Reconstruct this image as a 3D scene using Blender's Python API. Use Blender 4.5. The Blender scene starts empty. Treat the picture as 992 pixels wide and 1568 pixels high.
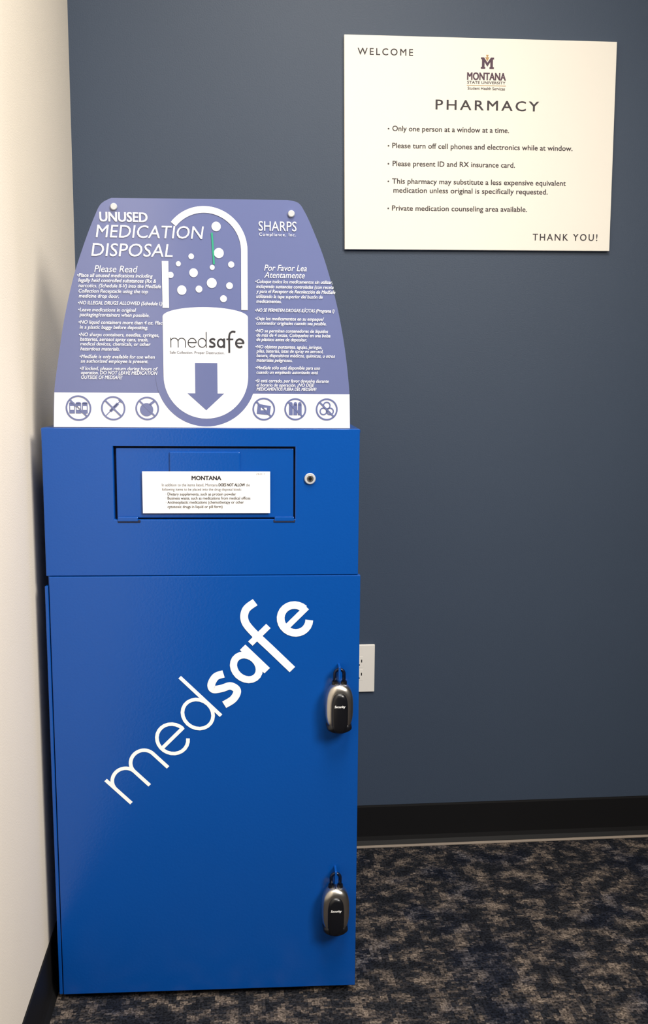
import bpy, bmesh, math
from mathutils import Vector, Matrix
from mathutils.geometry import tessellate_polygon

scene = bpy.context.scene
scene.view_settings.view_transform = 'Standard'
scene.view_settings.look = 'None'

# ------------------------------------------------------------------ materials
def srgb(r, g, b):
    def c(v):
        v /= 255.0
        return v / 12.92 if v <= 0.04045 else ((v + 0.055) / 1.055) ** 2.4
    return (c(r), c(g), c(b), 1.0)

def mat(name, col, rough=0.5, metal=0.0, spec=0.5, coat=0.0, coat_rough=0.1,
        var=0.06, scale=6.0, bump=0.0, bump_scale=200.0, emit=None, estr=0.0):
    m = bpy.data.materials.new(name)
    m.use_nodes = True
    nt = m.node_tree
    b = nt.nodes["Principled BSDF"]
    b.inputs["Roughness"].default_value = rough
    b.inputs["Metallic"].default_value = metal
    b.inputs["Specular IOR Level"].default_value = spec
    b.inputs["Coat Weight"].default_value = coat
    b.inputs["Coat Roughness"].default_value = coat_rough
    tc = nt.nodes.new("ShaderNodeTexCoord")
    n = nt.nodes.new("ShaderNodeTexNoise")
    n.inputs["Scale"].default_value = scale
    n.inputs["Detail"].default_value = 3
    nt.links.new(tc.outputs["Object"], n.inputs["Vector"])
    mx = nt.nodes.new("ShaderNodeMix")
    mx.data_type = 'RGBA'
    mx.inputs[6].default_value = [c * (1 - var) for c in col[:3]] + [1]
    mx.inputs[7].default_value = [min(1, c * (1 + var)) for c in col[:3]] + [1]
    nt.links.new(n.outputs["Fac"], mx.inputs[0])
    nt.links.new(mx.outputs[2], b.inputs["Base Color"])
    if bump > 0:
        n2 = nt.nodes.new("ShaderNodeTexNoise")
        n2.inputs["Scale"].default_value = bump_scale
        n2.inputs["Detail"].default_value = 2
        nt.links.new(tc.outputs["Object"], n2.inputs["Vector"])
        bp = nt.nodes.new("ShaderNodeBump")
        bp.inputs["Strength"].default_value = bump
        bp.inputs["Distance"].default_value = 0.002
        nt.links.new(n2.outputs["Fac"], bp.inputs["Height"])
        nt.links.new(bp.outputs["Normal"], b.inputs["Normal"])
    if emit:
        b.inputs["Emission Color"].default_value = emit
        b.inputs["Emission Strength"].default_value = estr
    return m

M_BACK = mat("navy_wall_paint", srgb(62, 74, 92), rough=0.5, spec=0.3, var=0.03, bump=0.15, bump_scale=350)
M_LEFT = mat("cream_wall_paint", srgb(236, 226, 210), rough=0.7, spec=0.3, var=0.02, bump=0.15, bump_scale=350)
M_CEIL = mat("ceiling_white", srgb(225, 222, 214), rough=0.9, var=0.03)
M_BASE = mat("black_vinyl_base", srgb(17, 17, 19), rough=0.6, spec=0.25, var=0.1)
M_TRIM = mat("tan_edge", srgb(150, 138, 126), rough=0.6, var=0.1)
M_BLUE = mat("blue_powder_coat", srgb(6, 72, 154), rough=0.22, spec=0.5, var=0.03, bump=0.08, bump_scale=260)
M_GAP = mat("dark_gap", srgb(4, 18, 52), rough=0.7)
M_WHITE = mat("white_vinyl", srgb(245, 246, 246), rough=0.4, var=0.02)
M_PAPER = mat("white_paper", srgb(236, 234, 234), rough=0.75, var=0.02)
M_INK = mat("black_ink", srgb(34, 34, 42), rough=0.7)
M_GREYINK = mat("grey_ink", srgb(96, 98, 108), rough=0.7)
M_PLAC = mat("placard_blue", srgb(99, 108, 152), rough=0.12, spec=0.6, var=0.08, scale=3)
M_PWHITE = mat("placard_white", srgb(234, 236, 242), rough=0.15, spec=0.6, var=0.02)
M_PEDGE = mat("acrylic_edge", srgb(190, 200, 215), rough=0.2)
M_SIGN = mat("sign_board", srgb(238, 233, 223), rough=0.6, var=0.01)
M_SINK = mat("sign_ink", srgb(58, 52, 58), rough=0.7)
M_MAROON = mat("sign_emblem", srgb(82, 60, 76), rough=0.7)
M_GOLD = mat("sign_gold", srgb(186, 150, 100), rough=0.7)
M_STEEL = mat("brushed_steel", srgb(205, 200, 192), rough=0.28, metal=1.0, var=0.1, scale=60)
M_SCREW = mat("zinc_screw", srgb(196, 200, 206), rough=0.35, metal=0.3)
M_BLACK = mat("black_plastic", srgb(14, 15, 20), rough=0.3)
M_SHACK = mat("shackle_dark", srgb(16, 26, 50), rough=0.25, metal=0.4)
M_PLATE = mat("outlet_plastic", srgb(232, 228, 220), rough=0.4)
M_GREEN = mat("green_reflection_paint", srgb(40, 150, 120), rough=0.4)  # flat colour for the teal reflection painted on the placard
M_LAMP = mat("lamp_diffuser", srgb(250, 240, 225), rough=0.6, emit=(1, 0.93, 0.82, 1), estr=3.0)

def carpet():
    m = bpy.data.materials.new("patterned_carpet")
    m.use_nodes = True
    nt = m.node_tree
    N, L = nt.nodes, nt.links
    b = N["Principled BSDF"]
    b.inputs["Roughness"].default_value = 0.95
    b.inputs["Specular IOR Level"].default_value = 0.1
    tc = N.new("ShaderNodeTexCoord")
    snap = N.new("ShaderNodeVectorMath"); snap.operation = 'SNAP'
    snap.inputs[1].default_value = (0.007, 0.005, 0.01)
    L.new(tc.outputs["Object"], snap.inputs[0])
    mp = N.new("ShaderNodeMapping")
    mp.inputs["Scale"].default_value = (0.85, 1.0, 1)
    L.new(snap.outputs[0], mp.inputs["Vector"])
    n1 = N.new("ShaderNodeTexNoise")
    n1.inputs["Scale"].default_value = 26; n1.inputs["Detail"].default_value = 6
    n1.inputs["Roughness"].default_value = 0.75
    L.new(mp.outputs[0], n1.inputs["Vector"])
    cr = N.new("ShaderNodeValToRGB")
    e = cr.color_ramp.elements
    e[0].position = 0.40; e[0].color = srgb(26, 28, 34)
    e[1].position = 0.66; e[1].color = srgb(134, 121, 110)
    x = e.new(0.475); x.color = srgb(36, 38, 44)
    x = e.new(0.515); x.color = srgb(58, 55, 56)
    x = e.new(0.57); x.color = srgb(96, 87, 81)
    L.new(n1.outputs["Fac"], cr.inputs[0])
    n3 = N.new("ShaderNodeTexNoise")
    n3.inputs["Scale"].default_value = 8; n3.inputs["Detail"].default_value = 4
    L.new(mp.outputs[0], n3.inputs["Vector"])
    r3 = N.new("ShaderNodeValToRGB")
    r3.color_ramp.elements[0].position = 0.52; r3.color_ramp.elements[1].position = 0.62
    L.new(n3.outputs["Fac"], r3.inputs[0])
    mx = N.new("ShaderNodeMix"); mx.data_type = 'RGBA'
    L.new(r3.outputs[0], mx.inputs[0])
    L.new(cr.outputs[0], mx.inputs[6])
    dk = N.new("ShaderNodeMix"); dk.data_type = 'RGBA'; dk.blend_type = 'MULTIPLY'
    dk.inputs[0].default_value = 1.0
    dk.inputs[7].default_value = (0.62, 0.72, 0.95, 1)
    L.new(cr.outputs[0], dk.inputs[6])
    L.new(dk.outputs[2], mx.inputs[7])
    n2 = N.new("ShaderNodeTexNoise")
    n2.inputs["Scale"].default_value = 230; n2.inputs["Detail"].default_value = 2
    L.new(tc.outputs["Object"], n2.inputs["Vector"])
    ml = N.new("ShaderNodeMix"); ml.data_type = 'RGBA'; ml.blend_type = 'MULTIPLY'
    ml.inputs[0].default_value = 0.8
    r2 = N.new("ShaderNodeValToRGB")
    r2.color_ramp.elements[0].position = 0.35; r2.color_ramp.elements[0].color = (0.15, 0.15, 0.15, 1)
    r2.color_ramp.elements[1].position = 0.62; r2.color_ramp.elements[1].color = (1.4, 1.4, 1.4, 1)
    L.new(n2.outputs["Fac"], r2.inputs[0])
    L.new(mx.outputs[2], ml.inputs[6]); L.new(r2.outputs[0], ml.inputs[7])
    L.new(ml.outputs[2], b.inputs["Base Color"])
    bp = N.new("ShaderNodeBump"); bp.inputs["Strength"].default_value = 0.8
    bp.inputs["Distance"].default_value = 0.004
    L.new(n2.outputs["Fac"], bp.inputs["Height"])
    L.new(bp.outputs["Normal"], b.inputs["Normal"])
    return m
M_CARPET = carpet()

# ------------------------------------------------------------------ mesh accumulator
class Acc:
    def __init__(s):
        s.v, s.f, s.m, s.mats = [], [], [], []
    def mi(s, m):
        if m not in s.mats: s.mats.append(m)
        return s.mats.index(m)
    def add(s, vs, fs, m):
        o = len(s.v); k = s.mi(m)
        s.v += [tuple(v) for v in vs]
        for f in fs:
            s.f.append([i + o for i in f]); s.m.append(k)
    def bm(s, bm, m):
        bm.verts.ensure_lookup_table(); bm.verts.index_update()
        s.add([v.co[:] for v in bm.verts], [[v.index for v in f.verts] for f in bm.faces], m)
        bm.free()
    def box(s, x0, x1, y0, y1, z0, z1, m, bev=0.0, seg=2):
        bm = bmesh.new()
        bmesh.ops.create_cube(bm, size=1)
        for v in bm.verts:
            v.co = Vector(((x0 + x1) / 2 + v.co.x * (x1 - x0), (y0 + y1) / 2 + v.co.y * (y1 - y0), (z0 + z1) / 2 + v.co.z * (z1 - z0)))
        if bev > 0:
            bmesh.ops.bevel(bm, geom=list(bm.edges), offset=bev, segments=seg, profile=0.5, affect='EDGES')
        s.bm(bm, m)
    def poly(s, pts, y, m):           # pts in (u,z), facing -y
        t = tessellate_polygon([[Vector((p[0], p[1], 0)) for p in pts]])
        vs = [(p[0], y, p[1]) for p in pts]
        fs = []
        for a, b, c in t:
            A, B, C = pts[a], pts[b], pts[c]
            cr = (B[0] - A[0]) * (C[1] - A[1]) - (B[1] - A[1]) * (C[0] - A[0])
            fs.append([a, b, c] if cr > 0 else [a, c, b])
        s.add(vs, fs, m)
    def rect(s, u0, u1, z0, z1, y, m):
        s.poly([(u0, z0), (u1, z0), (u1, z1), (u0, z1)], y, m)
    def disc(s, u, z, r, y, m, n=32, rz=None):
        rz = rz or r
        s.poly([(u + r * math.cos(2 * math.pi * i / n), z + rz * math.sin(2 * math.pi * i / n)) for i in range(n)], y, m)
    def prism(s, pts, y0, y1, m, mside=None):
        s.poly(pts, y0, m)
        n = len(pts)
        vs = [(p[0], y0, p[1]) for p in pts] + [(p[0], y1, p[1]) for p in pts]
        fs = [[i, i + n, (i + 1) % n + n, (i + 1) % n] for i in range(n)]
        s.add(vs, fs, mside or m)
        o = Acc(); o.poly(pts, y1, m)
        s.add(o.v, [list(reversed(f)) for f in o.f], mside or m)
    def ribbon(s, pts, w, y, m, closed=False):
        n = len(pts)
        L, R = [], []
        for i, p in enumerate(pts):
            a = pts[(i - 1) % n] if (closed or i > 0) else pts[i]
            b = pts[(i + 1) % n] if (closed or i < n - 1) else pts[i]
            dx, dz = b[0] - a[0], b[1] - a[1]
            d = math.hypot(dx, dz) or 1
            nx, nz = -dz / d, dx / d
            ww = w / 2
            L.append((p[0] + nx * ww, y, p[1] + nz * ww)); R.append((p[0] - nx * ww, y, p[1] - nz * ww))
        fs = []
        for i in range(n if closed else n - 1):
            j = (i + 1) % n
            fs.append([n + i, n + j, j, i])
        s.add(L + R, fs, m)
    def tube(s, path, r, m, n=12):
        P = [Vector(p) for p in path]
        up = Vector((0, 1, 0.01)).normalized()
        vs = []
        for i, p in enumerate(P):
            t = (P[min(i + 1, len(P) - 1)] - P[max(i - 1, 0)]).normalized()
            a = t.cross(up)
            if a.length < 1e-3: a = t.cross(Vector((1, 0, 0)))
            a.normalize(); b = t.cross(a).normalized()
            for k in range(n):
                th = 2 * math.pi * k / n
                vs.append(p + a * r * math.cos(th) + b * r * math.sin(th))
        fs = []
        for i in range(len(P) - 1):
            for k in range(n):
                fs.append([i * n + k, i * n + (k + 1) % n, (i + 1) * n + (k + 1) % n, (i + 1) * n + k])
        fs.append(list(range(n))[::-1]); fs.append([(len(P) - 1) * n + k for k in range(n)])
        s.add(vs, fs, m)
    def obj(s, name, parent=None, smooth=False, loc=(0, 0, 0)):
        me = bpy.data.meshes.new(name)
        me.from_pydata(s.v, [], s.f)
        for m in s.mats: me.materials.append(m)
        for p, k in zip(me.polygons, s.m): p.material_index = k
        me.update()
        o = bpy.data.objects.new(name, me)
        scene.collection.objects.link(o)
        if smooth:
            for p in me.polygons: p.use_smooth = True
        o.location = loc
        if parent: o.parent = parent
        return o

def empty(name, loc, rot=(0, 0, 0)):
    e = bpy.data.objects.new(name, None)
    e.empty_display_size = 0.1
    e.location = loc; e.rotation_euler = rot
    scene.collection.objects.link(e)
    return e

# ------------------------------------------------------------------ text
def text_geo(body, ital=0.0, space=1.0):
    cu = bpy.data.curves.new("t", 'FONT')
    cu.body = body; cu.size = 1.0; cu.shear = ital
    cu.space_character = space; cu.resolution_u = 3
    ob = bpy.data.objects.new("t", cu)
    scene.collection.objects.link(ob)
    dg = bpy.context.evaluated_depsgraph_get()
    me = ob.evaluated_get(dg).to_mesh()
    vs = [v.co.copy() for v in me.vertices]
    fs = [list(p.vertices) for p in me.polygons]
    ob.evaluated_get(dg).to_mesh_clear()
    bpy.data.objects.remove(ob); bpy.data.curves.remove(cu)
    return vs, fs
_v, _ = text_geo("H")
CAPH = max(v.y for v in _v) - min(v.y for v in _v)

def text(acc, body, u0, z, cap, y, m, u1=None, xs=1.0, bold=0.0, ital=0.0, space=1.0):
    vs, fs = text_geo(body, ital, space)
    if not vs: return
    sy = cap / CAPH
    xa = min(v.x for v in vs); xb = max(v.x for v in vs)
    sx = (u1 - u0) / (xb - xa) if u1 is not None else sy * xs
    offs = [(0, 0)]
    if bold > 0:
        d = bold * sy
        offs = [(-d, -d * .4), (d, -d * .4), (-d, d * .4), (d, d * .4)]
    for i, (ox, oz) in enumerate(offs):
        yy = y - i * 0.00003
        nv = [(u0 + ox + (v.x - xa) * sx, yy, z + oz + v.y * sy) for v in vs]
        nf = []
        for f in fs:
            a, b, c = (nv[f[0]], nv[f[1]], nv[f[2]])
            cr = (b[0] - a[0]) * (c[2] - a[2]) - (b[2] - a[2]) * (c[0] - a[0])
            nf.append(f if cr > 0 else f[::-1])
        acc.add(nv, nf, m)

# ------------------------------------------------------------------ stroke logo
def arc(cx, cy, rx, ry, a0, a1, n=22):
    return [(cx + rx * math.cos(math.radians(a0 + (a1 - a0) * i / n)), cy + ry * math.sin(math.radians(a0 + (a1 - a0) * i / n))) for i in range(n + 1)]
def spline(P, k=8):
    out = []
    for i in range(len(P) - 1):
        p0 = P[max(i - 1, 0)]; p1 = P[i]; p2 = P[i + 1]; p3 = P[min(i + 2, len(P) - 1)]
        for j in range(k):
            t = j / k
            out.append(tuple(0.5 * (2 * p1[c] + (p2[c] - p0[c]) * t + (2 * p0[c] - 5 * p1[c] + 4 * p2[c] - p3[c]) * t * t + (3 * p1[c] - p0[c] - 3 * p2[c] + p3[c]) * t ** 3) for c in (0, 1)))
    out.append(P[-1])
    return out
def wordmark(acc, ou, oz, ang, sc, y, m, thin=6.0, bold=12.5):
    S = []
    t, b = thin, bold
    S.append(([(3, 0), (3, 62)], t))
    S.append((arc(26, 37, 23, 22, 180, 0) + [(49, 0)], t))
    S.append((arc(72, 37, 23, 22, 180, 0) + [(95, 0)], t))
    S.append((arc(138, 31, 26, 28, 0, 318), t)); S.append(([(112, 32), (166, 32)], t))
    S.append((arc(201, 31, 25, 28, 0, 360), t)); S.append(([(227, 0), (227, 100)], t))
    S.append((spline([(284, 50), (271, 56), (256, 52), (252, 43), (263, 34), (277, 26), (279, 12), (264, 6), (245, 10)]), b))
    S.append((arc(320, 30, 20, 24.5, 0, 360), b * 0.92)); S.append(([(341, 0), (341, 60)], b))
    S.append((spline([(373, -30), (373, 20), (373, 70), (378, 92), (393, 103), (413, 101)]), b)); S.append(([(355, 55), (399, 55)], b * 0.8))
    S.append((arc(440, 31, 24, 25.5, 2, 312), b)); S.append(([(417, 31), (469, 31)], b * 0.75))
    ca, sa = math.cos(ang), math.sin(ang)
    for i, (P, w) in enumerate(S):
        Q = [(ou + (x * ca - z * sa) * sc, oz + (x * sa + z * ca) * sc) for x, z in P]
        acc.ribbon(Q, w * sc, y - 0.00004 * i, m)

# ------------------------------------------------------------------ room
XR, YF, H = 3.2, -4.0, 2.7
def slab(name, x0, x1, y0, y1, z0, z1, m, bev=0):
    a = Acc(); a.box(x0, x1, y0, y1, z0, z1, m, bev); return a.obj(name)
slab("floor", -0.1, XR, YF, 0.1, -0.1, 0.0, M_CARPET)
slab("wall_back", -0.1, XR, 0.0, 0.1, 0.0, H, M_BACK)
slab("wall_left", -0.1, 0.0, YF, 0.0, 0.0, H, M_LEFT)
slab("ceiling", -0.1, XR, YF, 0.1, H, H + 0.1, M_CEIL)
def cove(name, along, a0, a1):
    prof = [(0.0, 0.0), (0.014, 0.0), (0.012, 0.004), (0.007, 0.012), (0.0045, 0.022), (0.0035, 0.096), (0.0025, 0.100), (0.0, 0.100)]
    vs, fs = [], []
    for t in (a0, a1):
        for d, z in prof:
            vs.append((t, -d, z) if along == 'x' else (d, t, z))
    n = len(prof)
    for i in range(n):
        j = (i + 1) % n
        fs.append([i, j, n + j, n + i])
    fs.append(list(range(n))); fs.append(list(range(n, 2 * n)))
    a = Acc(); a.add(vs, fs, M_BASE)
    o = a.obj(name)
    bm = bmesh.new(); bm.from_mesh(o.data); bmesh.ops.recalc_face_normals(bm, faces=bm.faces); bm.to_mesh(o.data); bm.free()
    return o
cove("baseboard_back", 'x', 0.0, XR)
cove("baseboard_left", 'y', YF, 0.0)
slab("trim_1", 0.02, XR, -0.022, -0.014, 0.0, 0.004, M_TRIM, 0.0012)

# ------------------------------------------------------------------ cabinet
YAW = -0.0306
CAB = empty("medication_disposal_cabinet", (0.0238, -0.5279, 0), (0, 0, YAW))
a = Acc()
a.box(0.0, 0.530, 0.012, 0.500, 0.012, 1.034, M_BLUE, 0.003)
a.box(0.02, 0.51, 0.03, 0.48, 0.0, 0.014, M_GAP)
a.box(-0.001, 0.531, 0.001, 0.501, 1.030, 1.038, M_BLUE, 0.0025)
a.obj("body", CAB)
a = Acc()
u0, u1, z0, z1 = 0.117, 0.421, 0.884, 1.008
U0, U1, Z0, Z1 = 0.0, 0.530, 0.7875, 1.0375
def ringrect(y):
    return [(U0, y, Z0), (U1, y, Z0), (U1, y, Z1), (U0, y, Z1), (u0, y, z0), (u1, y, z0), (u1, y, z1), (u0, y, z1)]
vs = ringrect(0.0) + ringrect(0.013)
fs = [[0, 1, 5, 4], [1, 2, 6, 5], [2, 3, 7, 6], [3, 0, 4, 7]]
fs += [[1, 0, 8, 9], [2, 1, 9, 10], [3, 2, 10, 11], [0, 3, 11, 8]]
fs += [[4, 5, 13, 12], [5, 6, 14, 13], [6, 7, 15, 14], [7, 4, 12, 15]]
a.add(vs, fs, M_BLUE)
o = a.obj("upper_front_panel", CAB)
md = o.modifiers.new("b", 'BEVEL'); md.width = 0.0012; md.segments = 2; md.limit_method = 'ANGLE'
a = Acc()
a.rect(u0 - 0.002, u1 + 0.002, z0 - 0.002, z1 + 0.002, 0.0115, M_GAP)
a.box(u0 + 0.0040, u1 - 0.0030, 0.003, 0.011, z0 + 0.0025, z1 - 0.0035, M_BLUE, 0.0015)
a.box(0.210, 0.328, -0.0005, 0.006, 0.962, 0.999, M_BLUE, 0.002, 3)
a.box(0.122, 0.160, -0.001, 0.002, 0.8785, 0.8835, M_GAP, 0.001)
a.box(0.384, 0.421, -0.001, 0.002, 0.8785, 0.8835, M_GAP, 0.001)
a.box(0.122, 0.156, -0.0015, 0.002, 0.881, 0.8885, M_BLUE, 0.001)
a.box(0.386, 0.419, -0.0015, 0.002, 0.881, 0.8885, M_BLUE, 0.001)
a.obj("drop_door", CAB)
a = Acc()
a.box(0.1645, 0.3785, -0.0016, -0.0011, 0.895, 0.966, M_PAPER)
a.box(0.17, 0.372, -0.0012, 0.0035, 0.9, 0.962, M_PAPER)
ty = -0.0018
text(a, "MONTANA", 0.247, 0.9515, 0.0068, ty, M_INK, u1=0.296, bold=0.04)
text(a, "In addition to the items listed, Montana", 0.197, 0.941, 0.0047, ty, M_GREYINK, u1=0.290, bold=.008)
text(a, "DOES NOT ALLOW", 0.292, 0.941, 0.0047, ty, M_INK, u1=0.336, bold=0.03)
text(a, "the", 0.338, 0.941, 0.0047, ty, M_GREYINK, u1=0.344, bold=.008)
text(a, "following items to be placed into the drug disposal kiosk:", 0.197, 0.9335, 0.0045, ty, M_GREYINK, u1=0.330, bold=.008)
text(a, "· Dietary supplements, such as protein powder", 0.203, 0.9255, 0.0047, ty, M_INK, u1=0.321, bold=.014)
text(a, "· Business waste, such as medications from medical offices", 0.203, 0.9185, 0.0047, ty, M_INK, u1=0.345, bold=.014)
text(a, "· Antineoplastic medications (chemotherapy or other", 0.203, 0.9115, 0.0047, ty, M_INK, u1=0.334, bold=.014)
text(a, "cytotoxic drugs in liquid or pill form)", 0.206, 0.904, 0.0047, ty, M_INK, u1=0.298, bold=.014)
text(a, "24-0117", 0.355, 0.9605, 0.0028, ty, M_GREYINK, u1=0.370)
a.obj("paper_label", CAB)
a = Acc()
def cylY(acc, u, z, r, y0, y1, m, n=32, bev=0.001):
    pr = [(r, y1), (r, y0 + bev), (r - bev, y0), (0.0001, y0)]
    vs, fs = [], []
    for rr, yy in pr:
        for k in range(n):
            th = 2 * math.pi * k / n
            vs.append((u + rr * math.cos(th), yy, z + rr * math.sin(th)))
    for i in range(len(pr) - 1):
        for k in range(n):
            fs.append([i * n + k, i * n + (k + 1) % n, (i + 1) * n + (k + 1) % n, (i + 1) * n + k])
    acc.add(vs, [f[::-1] for f in fs], m)
cylY(a, 0.446, 0.954, 0.0095, -0.004, 0.0, M_SCREW)
cylY(a, 0.446, 0.954, 0.0062, -0.0048, -0.003, M_STEEL)
cylY(a, 0.446, 0.954, 0.0030, -0.0050, -0.004, M_BLACK, bev=0.0003)
a.rect(0.4452, 0.4468, 0.950, 0.958, -0.0051, M_BLACK)
a.obj("cam_lock", CAB)
a = Acc()
a.box(0.0045, 0.534, -0.0015, 0.0115, 0.015, 0.7866, M_BLUE, 0.0012)
a.box(-0.003, 0.0028, -0.0005, 0.012, 0.015, 0.770, M_BLUE, 0.001)
a.rect(0.001, 0.531, 0.784, 0.791, 0.0118, M_BLUE)
a.obj("lower_door", CAB)
a = Acc()
wordmark(a, 0.132, 0.377, math.radians(45), 0.001, -0.0019, M_WHITE, thin=6.4, bold=13.5)
a.obj("door_wordmark", CAB)

# ------------------------------------------------------------------ padlocks
def padlock(name, uc, zb, w, h):
    root = empty(name, (0, 0, 0))
    root.location = Matrix.Translation((0.0238, -0.5279, 0)) @ Matrix.Rotation(YAW, 4, 'Z') @ Vector((uc, -0.0020, zb))
    root.rotation_euler = (0, 0, YAW)
    def outline(w, h, n=48, e=3.0, dz=0):
        P = []
        for k in range(n):
            th = 2 * math.pi * k / n
            c, s = math.cos(th), math.sin(th)
            P.append((w / 2 * math.copysign(abs(c) ** (2 / e), c), h / 2 + dz + h / 2 * math.copysign(abs(s) ** (2 / e), s)))
        return P
    def loft(secs, m, nm, e):
        n = 48; vs = []; fs = []
        for y, ww, hh, dz in secs:
            for p in outline(ww, hh, n, e, dz): vs.append((p[0], y, p[1]))
        for i in range(len(secs) - 1):
            for k in range(n):
                fs.append([i * n + k, (i + 1) * n + k, (i + 1) * n + (k + 1) % n, i * n + (k + 1) % n])
        fs.append(list(range(n)))
        fs.append([(len(secs) - 1) * n + k for k in range(n)][::-1])
        A = Acc(); A.add(vs, fs, m)
        o = A.obj(nm, root, smooth=True)
        bm = bmesh.new(); bm.from_mesh(o.data); bmesh.ops.recalc_face_normals(bm, faces=bm.faces); bm.to_mesh(o.data); bm.free()
    loft([(-0.001, w * .70, h * .80, h * .10), (-0.004, w * .88, h * .92, h * .04), (-0.010, w * .98, h, 0), (-0.019, w, h, 0), (-0.025, w * .96, h * .97, h * .015), (-0.030, w * .86, h * .91, h * .045), (-0.032, w * .6, h * .75, h * .12)], M_STEEL, "steel_body", 2.7)
    loft([(-0.020, w * .62, h * .90, -h * .035), (-0.031, w * .60, h * .87, -h * .03), (-0.035, w * .54, h * .80, h * .01), (-0.0365, w * .42, h * .70, h * .06)], M_BLACK, "black_bumper", 3.0)
    loft([(-0.012, w * .92, h * .26, -h * .035), (-0.027, w * .88, h * .24, -h * .03), (-0.033, w * .66, h * .19, -h * .005)], M_BLACK, "bottom_bumper", 2.2)
    A = Acc()
    text(A, "Security", -w * .19, h * .55, 0.0042, -0.0369, M_WHITE, u1=w * .19, ital=0.2, bold=0.03)
    A.obj("embossed_label", root)
    A = Acc()
    for sx in (-1, 1):
        A.tube([(sx * .008, -0.016, h * .95), (sx * .008, -0.016, h + 0.003)], .0052, M_BLACK, 16)
    A.obj("shackle_collars", root, smooth=False)
    A = Acc()
    r = 0.0080
    path = [(-r, -0.016, h - 0.004)] + [(r * math.cos(math.radians(180 - t)), -0.016, h + 0.016 + r * math.sin(math.radians(180 - t))) for t in range(0, 181, 12)] + [(r, -0.016, h - 0.004)]
    A.tube(path, 0.0030, M_SHACK)
    A.obj("shackle", root, smooth=True)
    # hasp tongue welded to the door, the shackle passes through it
    A = Acc()
    A.box(-0.0020, 0.0020, -0.022, 0.001, h + 0.006, h + 0.030, M_BLUE, 0.001)
    A.obj("staple_tab", root)
padlock("padlock", 0.498, 0.515, 0.049, 0.085)
padlock("padlock", 0.495, 0.136, 0.050, 0.086)

# ------------------------------------------------------------------ acrylic instruction placard
PL = empty("medication_disposal_sign", CAB.location, (0, 0, YAW))
mm = 0.001
left = [(19, 1038.5), (22, 1096), (29, 1142), (42, 1214), (59, 1282), (79, 1339), (97, 1382), (107, 1399), (123, 1408)]
right = [(407, 1410), (424, 1406), (434, 1394), (448, 1366), (469, 1314), (489, 1245), (503, 1175), (512, 1100), (514, 1038.5)]
outl = spline(left, 6) + spline(right, 6)
outl = [(x * mm, z * mm) for x, z in outl][::-1]
YP = 0.0080
a = Acc()
a.prism(outl, YP, YP + 0.005, M_PLAC, M_PEDGE)
a.obj("acrylic_panel", PL)
a = Acc()
for x in (0.08, 0.41):
    a.box(x, x + .04, YP + 0.0052, YP + 0.05, 1.038, 1.041, M_STEEL, 0.0008)
    a.box(x, x + .04, YP + 0.0052, YP + 0.0085, 1.038, 1.09, M_STEEL, 0.0008)
a.obj("support_brackets", PL)
a = Acc()
y1, y2, y3, y4 = YP - .0003, YP - .0006, YP - .0009, YP - .0012
a.poly([(x * mm, z * mm) for x, z in [(19.5, 1039), (513.5, 1039), (512.3, 1096), (22.3, 1096)]], y1, M_PWHITE)
cx, cz, R = 0.272, 1.124, 0.070
ringp = [(cx + (R + .013) * math.cos(math.radians(t)), cz + (R + .013) * math.sin(math.radians(t))) for t in range(180, 361, 5)]
a.poly(ringp, y2, M_PLAC)
cap = [(cx + R * math.cos(math.radians(t)), cz + R * math.sin(math.radians(t))) for t in range(180, 361, 5)]
cap += [(cx + R, 1.221)] + [(cx + R * math.cos(math.radians(t)), 1.221 + 0.016 * math.sin(math.radians(t))) for t in range(5, 180, 5)] + [(cx - R, 1.221)]
a.poly(cap, y3, M_PWHITE)
r = R - .0055
tz = 1.328
a.ribbon([(cx + r, 1.233), (cx + r, tz)] + [(cx + r * math.cos(math.radians(t)), tz + r * math.sin(math.radians(t))) for t in range(3, 142, 3)], .0105, y3, M_PWHITE)
a.ribbon([(cx - r, 1.235), (cx - r, 1.310)], .0105, y3, M_PWHITE)
a.poly([(x * mm, z * mm) for x, z in [(254, 1146), (254, 1096), (241, 1096), (272, 1068), (302, 1096), (291, 1096), (291, 1146)]], y4, M_PLAC)
wordmark(a, 0.214, 1.171, 0, 0.00026, y4, M_INK, thin=5.5, bold=12)
text(a, "Safe Collection. Proper Destruction.", 0.213, 1.1610, 0.0042, y4, M_GREYINK, u1=0.303, bold=.015)
for u, z, rr in [(291, 1366, 7.5), (295, 1324, 8), (250, 1318, 4.5), (315, 1306, 5), (253.5, 1292, 7), (284, 1301, 4), (216, 1288, 5), (283, 1276, 8), (312, 1272, 5.5), (234, 1264, 7.5), (262, 1266, 5.5), (302, 1251, 5.5), (229, 1306, 4)]:
    a.disc(u * mm, z * mm, rr * mm, y3, M_PWHITE)
a.ribbon([(.284, 1.356), (.287, 1.306)], .003, y4, M_GREEN)  # green reflection in the acrylic, painted on as a thin strip
W = M_PWHITE
text(a, "UNUSED", .104, 1.371, .0145, y4, W, u1=.180, bold=.025)
text(a, "MEDICATION", .097, 1.346, .0195, y4, W, u1=.271, ital=.15)
text(a, "DISPOSAL", .089, 1.3165, .0200, y4, W, u1=.220, ital=.15)
text(a, "Please Read", .093, 1.291, .0105, y4, W, u1=.163, ital=.25)
text(a, "SHARPS", .360, 1.3605, .0150, y4, W, u1=.422)
text(a, "Compliance, Inc.", .361, 1.3525, .0048, y4, W, u1=.421, space=1.2)
text(a, "Por Favor Lea", .369, 1.297, .0095, y4, W, u1=.439, ital=.25)
text(a, "Atentamente", .369, 1.2855, .0095, y4, W, u1=.436, ital=.25)
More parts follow.
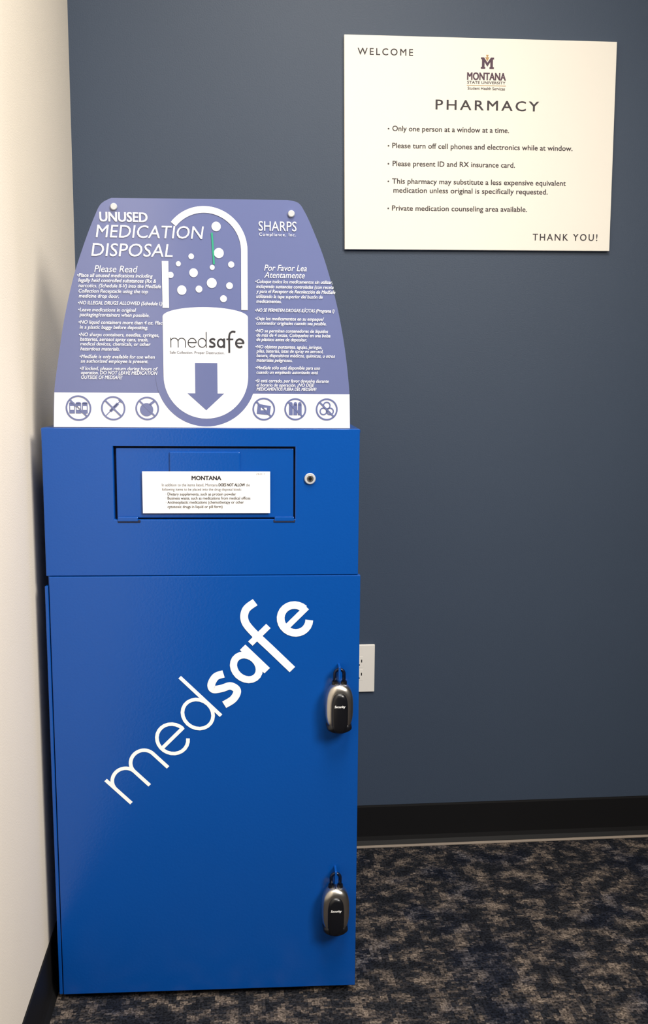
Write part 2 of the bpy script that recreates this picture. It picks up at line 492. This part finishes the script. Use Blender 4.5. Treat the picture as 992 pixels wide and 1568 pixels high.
LT = [("•Place all unused medications including", 1283), ("legally held controlled substances (Rx &", 1275), ("narcotics. (Schedule II-V) into the MedSafe", 1266.5), ("Collection Receptacle using the top", 1258), ("medicine drop door.", 1250),
      ("•NO ILLEGAL DRUGS ALLOWED (Schedule I.)", 1239), ("•Leave medications in original", 1228), ("packaging/containers when possible.", 1220),
      ("•NO liquid containers more than 4 oz. Place", 1208), ("in a plastic baggy before depositing.", 1200),
      ("•NO sharps containers, needles, syringes,", 1188), ("batteries, aerosol spray cans, trash,", 1180.5), ("medical devices, chemicals, or other", 1173), ("hazardous materials.", 1165),
      ("•MedSafe is only available for use when", 1152.5), ("an authorized employee is present.", 1145),
      ("•If locked, please return during hours of", 1133), ("operation. DO NOT LEAVE MEDICATION", 1126), ("OUTSIDE OF MEDSAFE!", 1118.5)]
def xscale(s, k):
    up = sum(ch.isupper() for ch in s) / max(1, len(s))
    return k * (1.0 - 0.22 * max(0.0, up - 0.1))
for s, z in LT:
    text(a, s, .0655 + (0 if s[0] == "•" else .0015), z * mm, .0056, y4, W, xs=xscale(s, .95), ital=.25, bold=.009)
RT = [("•Coloque todos los medicamentos sin utilizar,", 1277), ("incluyendo sustancias controladas (con receta", 1269), ("y para el Receptor de Recolección de MedSafe", 1261), ("utilizando la tapa superior del buzón de", 1253), ("medicamentos.", 1245),
      ("•NO SE PERMITEN DROGAS ILÍCITAS (Programa I)", 1230.5), ("•Deje los medicamentos en su empaque/", 1217), ("contenedor originales cuando sea posible.", 1209.5),
      ("•NO se permiten contenedores de líquidos", 1197), ("de más de 4 onzas. Colóquelos en una bolsa", 1190), ("de plástico antes de depositar.", 1183),
      ("•NO objetos punzantes, agujas, jeringas,", 1171), ("pilas, baterías, latas de spray en aerosol,", 1164), ("basura, dispositivos médicos, químicos, u otros", 1156.5), ("materiales peligrosos.", 1149),
      ("•MedSafe sólo está disponible para uso", 1136.5), ("cuando un empleado autorizado está", 1129),
      ("•Si está cerrado, por favor devuelva durante", 1115), ("el horario de operación. ¡NO DEJE", 1108), ("MEDICAMENTOS FUERA DEL MEDSAFE!", 1101)]
for s, z in RT:
    text(a, s, .3545 + (0 if s[0] == "•" else .0015), z * mm, .0054, y4, W, xs=xscale(s, .87), ital=.25, bold=.009)
def icon(u, z, r, kind):
    B = M_PLAC
    a.ribbon([(u + (r - .0013) * math.cos(math.radians(t)), z + (r - .0013) * math.sin(math.radians(t))) for t in range(0, 360, 8)], .0028, y3, B, closed=True)
    if kind == 'barrels':
        for i in (-1, 0, 1):
            a.rect(u + i * .0105 - .0045, u + i * .0105 + .0045, z - .009, z + .008, y3, B)
            a.rect(u + i * .0105 - .003, u + i * .0105 + .003, z - .003, z + .003, y4, W)
            a.disc(u + i * .0105, z + .008, .0045, y3, B, 20, .002)
    elif kind == 'syringe':
        a.ribbon([(u - .012, z - .012), (u + .012, z + .012)], .0016, y3, B)
        a.ribbon([(u - .005, z - .005), (u + .008, z + .008)], .005, y3, B)
        a.ribbon([(u + .009, z + .014), (u + .014, z + .009)], .0016, y3, B)
    elif kind == 'bomb':
        a.disc(u - .001, z - .002, .011, y3, B)
        a.ribbon([(u + .004, z + .006), (u + .012, z + .012)], .004, y3, B)
    elif kind == 'phone':
        a.poly([(u - .012, z - .008), (u + .010, z - .010), (u + .012, z + .005), (u - .010, z + .009)], y3, B)
        a.rect(u - .005, u + .005, z - .002, z + .002, y4, W)
    elif kind == 'cans':
        for i in (-1, 0, 1):
            a.rect(u + i * .0075 - .0032, u + i * .0075 + .0032, z - .010, z + .008, y3, B)
            a.disc(u + i * .0075, z + .009, .0030, y3, B)
    else:
        for t in (90, 210, 330):
            c = math.radians(t)
            q = (u + .0065 * math.cos(c), z + .0065 * math.sin(c))
            a.ribbon([(q[0] + .0055 * math.cos(math.radians(k)), q[1] + .0055 * math.sin(math.radians(k))) for k in range(0, 360, 12)], .0022, y3, B, closed=True)
    d = (r - .001) * .707
    a.ribbon([(u - d, z + d), (u + d, z - d)], .0028, y4, B)
for u, rr, k in [(.061, .021, 'barrels'), (.118, .020, 'syringe'), (.174, .0195, 'bomb'), (.368, .019, 'phone'), (.421, .0185, 'cans'), (.474, .0185, 'bio')]:
    icon(u, 1.0705, rr, k)
a.obj("printed_artwork", PL)
a = Acc()
cylY(a, .127, 1.394, .0055, YP - .004, YP, M_SCREW, 24)
cylY(a, .4135, 1.388, .0055, YP - .004, YP, M_SCREW, 24)
a.obj("bolts", PL)

# ------------------------------------------------------------------ pharmacy wall sign
SG = empty("pharmacy_wall_sign", (0.585, -0.0005, 1.404), (0, -math.radians(0.77), 0))
a = Acc()
SW, SH = 0.6025, 0.4455
a.box(0, SW, -0.009, 0, 0, SH, M_SIGN, 0.001)
a.obj("board", SG)
a = Acc()
y = -0.0094; K = M_SINK
text(a, "WELCOME", .029, .4055, .0135, y, K, u1=.149, space=1.35, bold=.010)
text(a, "MONTANA", .269, .3595, .0150, y, M_MAROON, u1=.354, bold=.03)
text(a, "STATE UNIVERSITY", .269, .3515, .0056, y, K, u1=.354, bold=.012)
a.rect(.268, .355, .3475, .3487, y, M_GOLD)
text(a, "Student Health Services", .270, .3390, .0062, y, K, u1=.353, bold=.008)
def blockM(u, z, w, h, m, yy):
    a.poly([(u, z), (u + .34 * w, z), (u + .34 * w, z + .16 * h), (u + .28 * w, z + .16 * h), (u + .28 * w, z + .6 * h), (u + .5 * w, z + .2 * h), (u + .72 * w, z + .6 * h), (u + .72 * w, z + .16 * h), (u + .66 * w, z + .16 * h), (u + .66 * w, z), (u + w, z), (u + w, z + .16 * h), (u + .92 * w, z + .16 * h), (u + .92 * w, z + .84 * h), (u + w, z + .84 * h), (u + w, z + h), (u + .76 * w, z + h), (u + .5 * w, z + .55 * h), (u + .24 * w, z + h), (u, z + h), (u, z + .84 * h), (u + .08 * w, z + .84 * h), (u + .08 * w, z + .16 * h), (u, z + .16 * h)], yy, m)
blockM(.2985, .3825, .0290, .0235, M_MAROON, y)
a.poly([(.308, .4065), (.317, .4065), (.3125, .398)], y - .0002, M_GOLD)
a.poly([(.3095, .4115), (.3155, .4115), (.3125, .405)], y - .0003, M_GOLD)
text(a, "PHARMACY", .200, .2970, .0200, y, K, u1=.430, space=1.3, bold=.012)
for s, u0_, u1_, v in [("Only one person at a window at a time.", .105, .364, .2505), ("Please turn off cell phones and electronics while at window.", .105, .509, .2150), ("Please present ID and RX insurance card.", .106, .379, .1775), ("This pharmacy may substitute a less expensive equivalent", .105, .496, .1405), ("medication unless original is specifically requested.", .108, .455, .1215), ("Private medication counseling area available.", .105, .409, .0835)]:
    text(a, s, u0_, v, .0108, y, K, u1=u1_, bold=.014)
    if s[0] != 'm': a.disc(.0965, v + .0045, .0018, y, K, 12)
text(a, "THANK YOU!", .424, .0220, .0145, y, K, u1=.573, space=1.3, bold=.010)
a.obj("printed_text", SG)

# ------------------------------------------------------------------ wall outlet
OT = empty("wall_outlet", (0.597, 0, 0.387))
a = Acc()
a.box(0, .070, -.006, 0, 0, .116, M_PLATE, .002)
for zc in (.0420, .0740):
    a.box(.017, .042, -.0063, -.005, zc - .0135, zc + .0135, M_PLATE, .0004)
    a.rect(.0255, .0275, zc - .001, zc + .006, -.0065, M_BLACK)
    a.rect(.0375, .0398, zc - .001, zc + .006, -.0065, M_BLACK)
    a.disc(.0325, zc - .007, .0022, -.0065, M_BLACK, 16)
a.disc(.030, .058, .002, -.0063, M_SCREW, 16)
a.obj("cover_plate", OT)

# ------------------------------------------------------------------ lights
LX, LY = 0.75, -1.45
CL = empty("ceiling_light", (LX, LY, H))
a = Acc()
a.box(-.62, .62, -.32, .32, -.03, -.001, M_CEIL, .004)
a.obj("fixture_frame", CL)
A = Acc(); A.add([(-.58, -.28, -.032), (-.58, .28, -.032), (.58, .28, -.032), (.58, -.28, -.032)], [[0, 1, 2, 3]], M_LAMP)
A.obj("diffuser", CL)
def area(name, loc, target, sx, sy, power, col, spread=180):
    l = bpy.data.lights.new(name, 'AREA'); l.shape = 'RECTANGLE'; l.size = sx; l.size_y = sy
    l.energy = power; l.color = col; l.spread = math.radians(spread)
    o = bpy.data.objects.new(name, l); scene.collection.objects.link(o)
    o.location = loc
    o.rotation_euler = (Vector(target) - Vector(loc)).to_track_quat('-Z', 'Y').to_euler()
    return o
area("ceiling_area_light", (LX - .1, LY, H - .05), (LX, LY, 0), 1.0, .55, 38, (1, .95, .87))
area("room_area_light", (1.7, -2.5, 2.3), (0.0, -1.0, 0.6), 0.8, .8, 24, (1, .94, .86), 90)
w = bpy.data.worlds.new("World"); scene.world = w; w.use_nodes = True
w.node_tree.nodes["Background"].inputs[0].default_value = (.95, .95, 1, 1)
w.node_tree.nodes["Background"].inputs[1].default_value = 0.06

# ------------------------------------------------------------------ camera
yaw, pitch, roll = 0.0931, 0.1433, 0.0076
f = Vector((math.sin(yaw) * math.cos(pitch), math.cos(yaw) * math.cos(pitch), -math.sin(pitch)))
r = Vector((math.cos(yaw), -math.sin(yaw), 0)); u = r.cross(f)
r2 = r * math.cos(roll) + u * math.sin(roll); u2 = -r * math.sin(roll) + u * math.cos(roll)
cam = bpy.data.cameras.new("camera"); co = bpy.data.objects.new("camera", cam)
scene.collection.objects.link(co)
Mx = Matrix((r2, u2, -f)).transposed().to_4x4()
Mx.translation = Vector((0.3482, -2.1017, 1.1226))
co.matrix_world = Mx
cam.sensor_fit = 'HORIZONTAL'; cam.sensor_width = 36.0; cam.lens = 1419.5156 / 992 * 36
cam.clip_start = 0.01
scene.camera = co
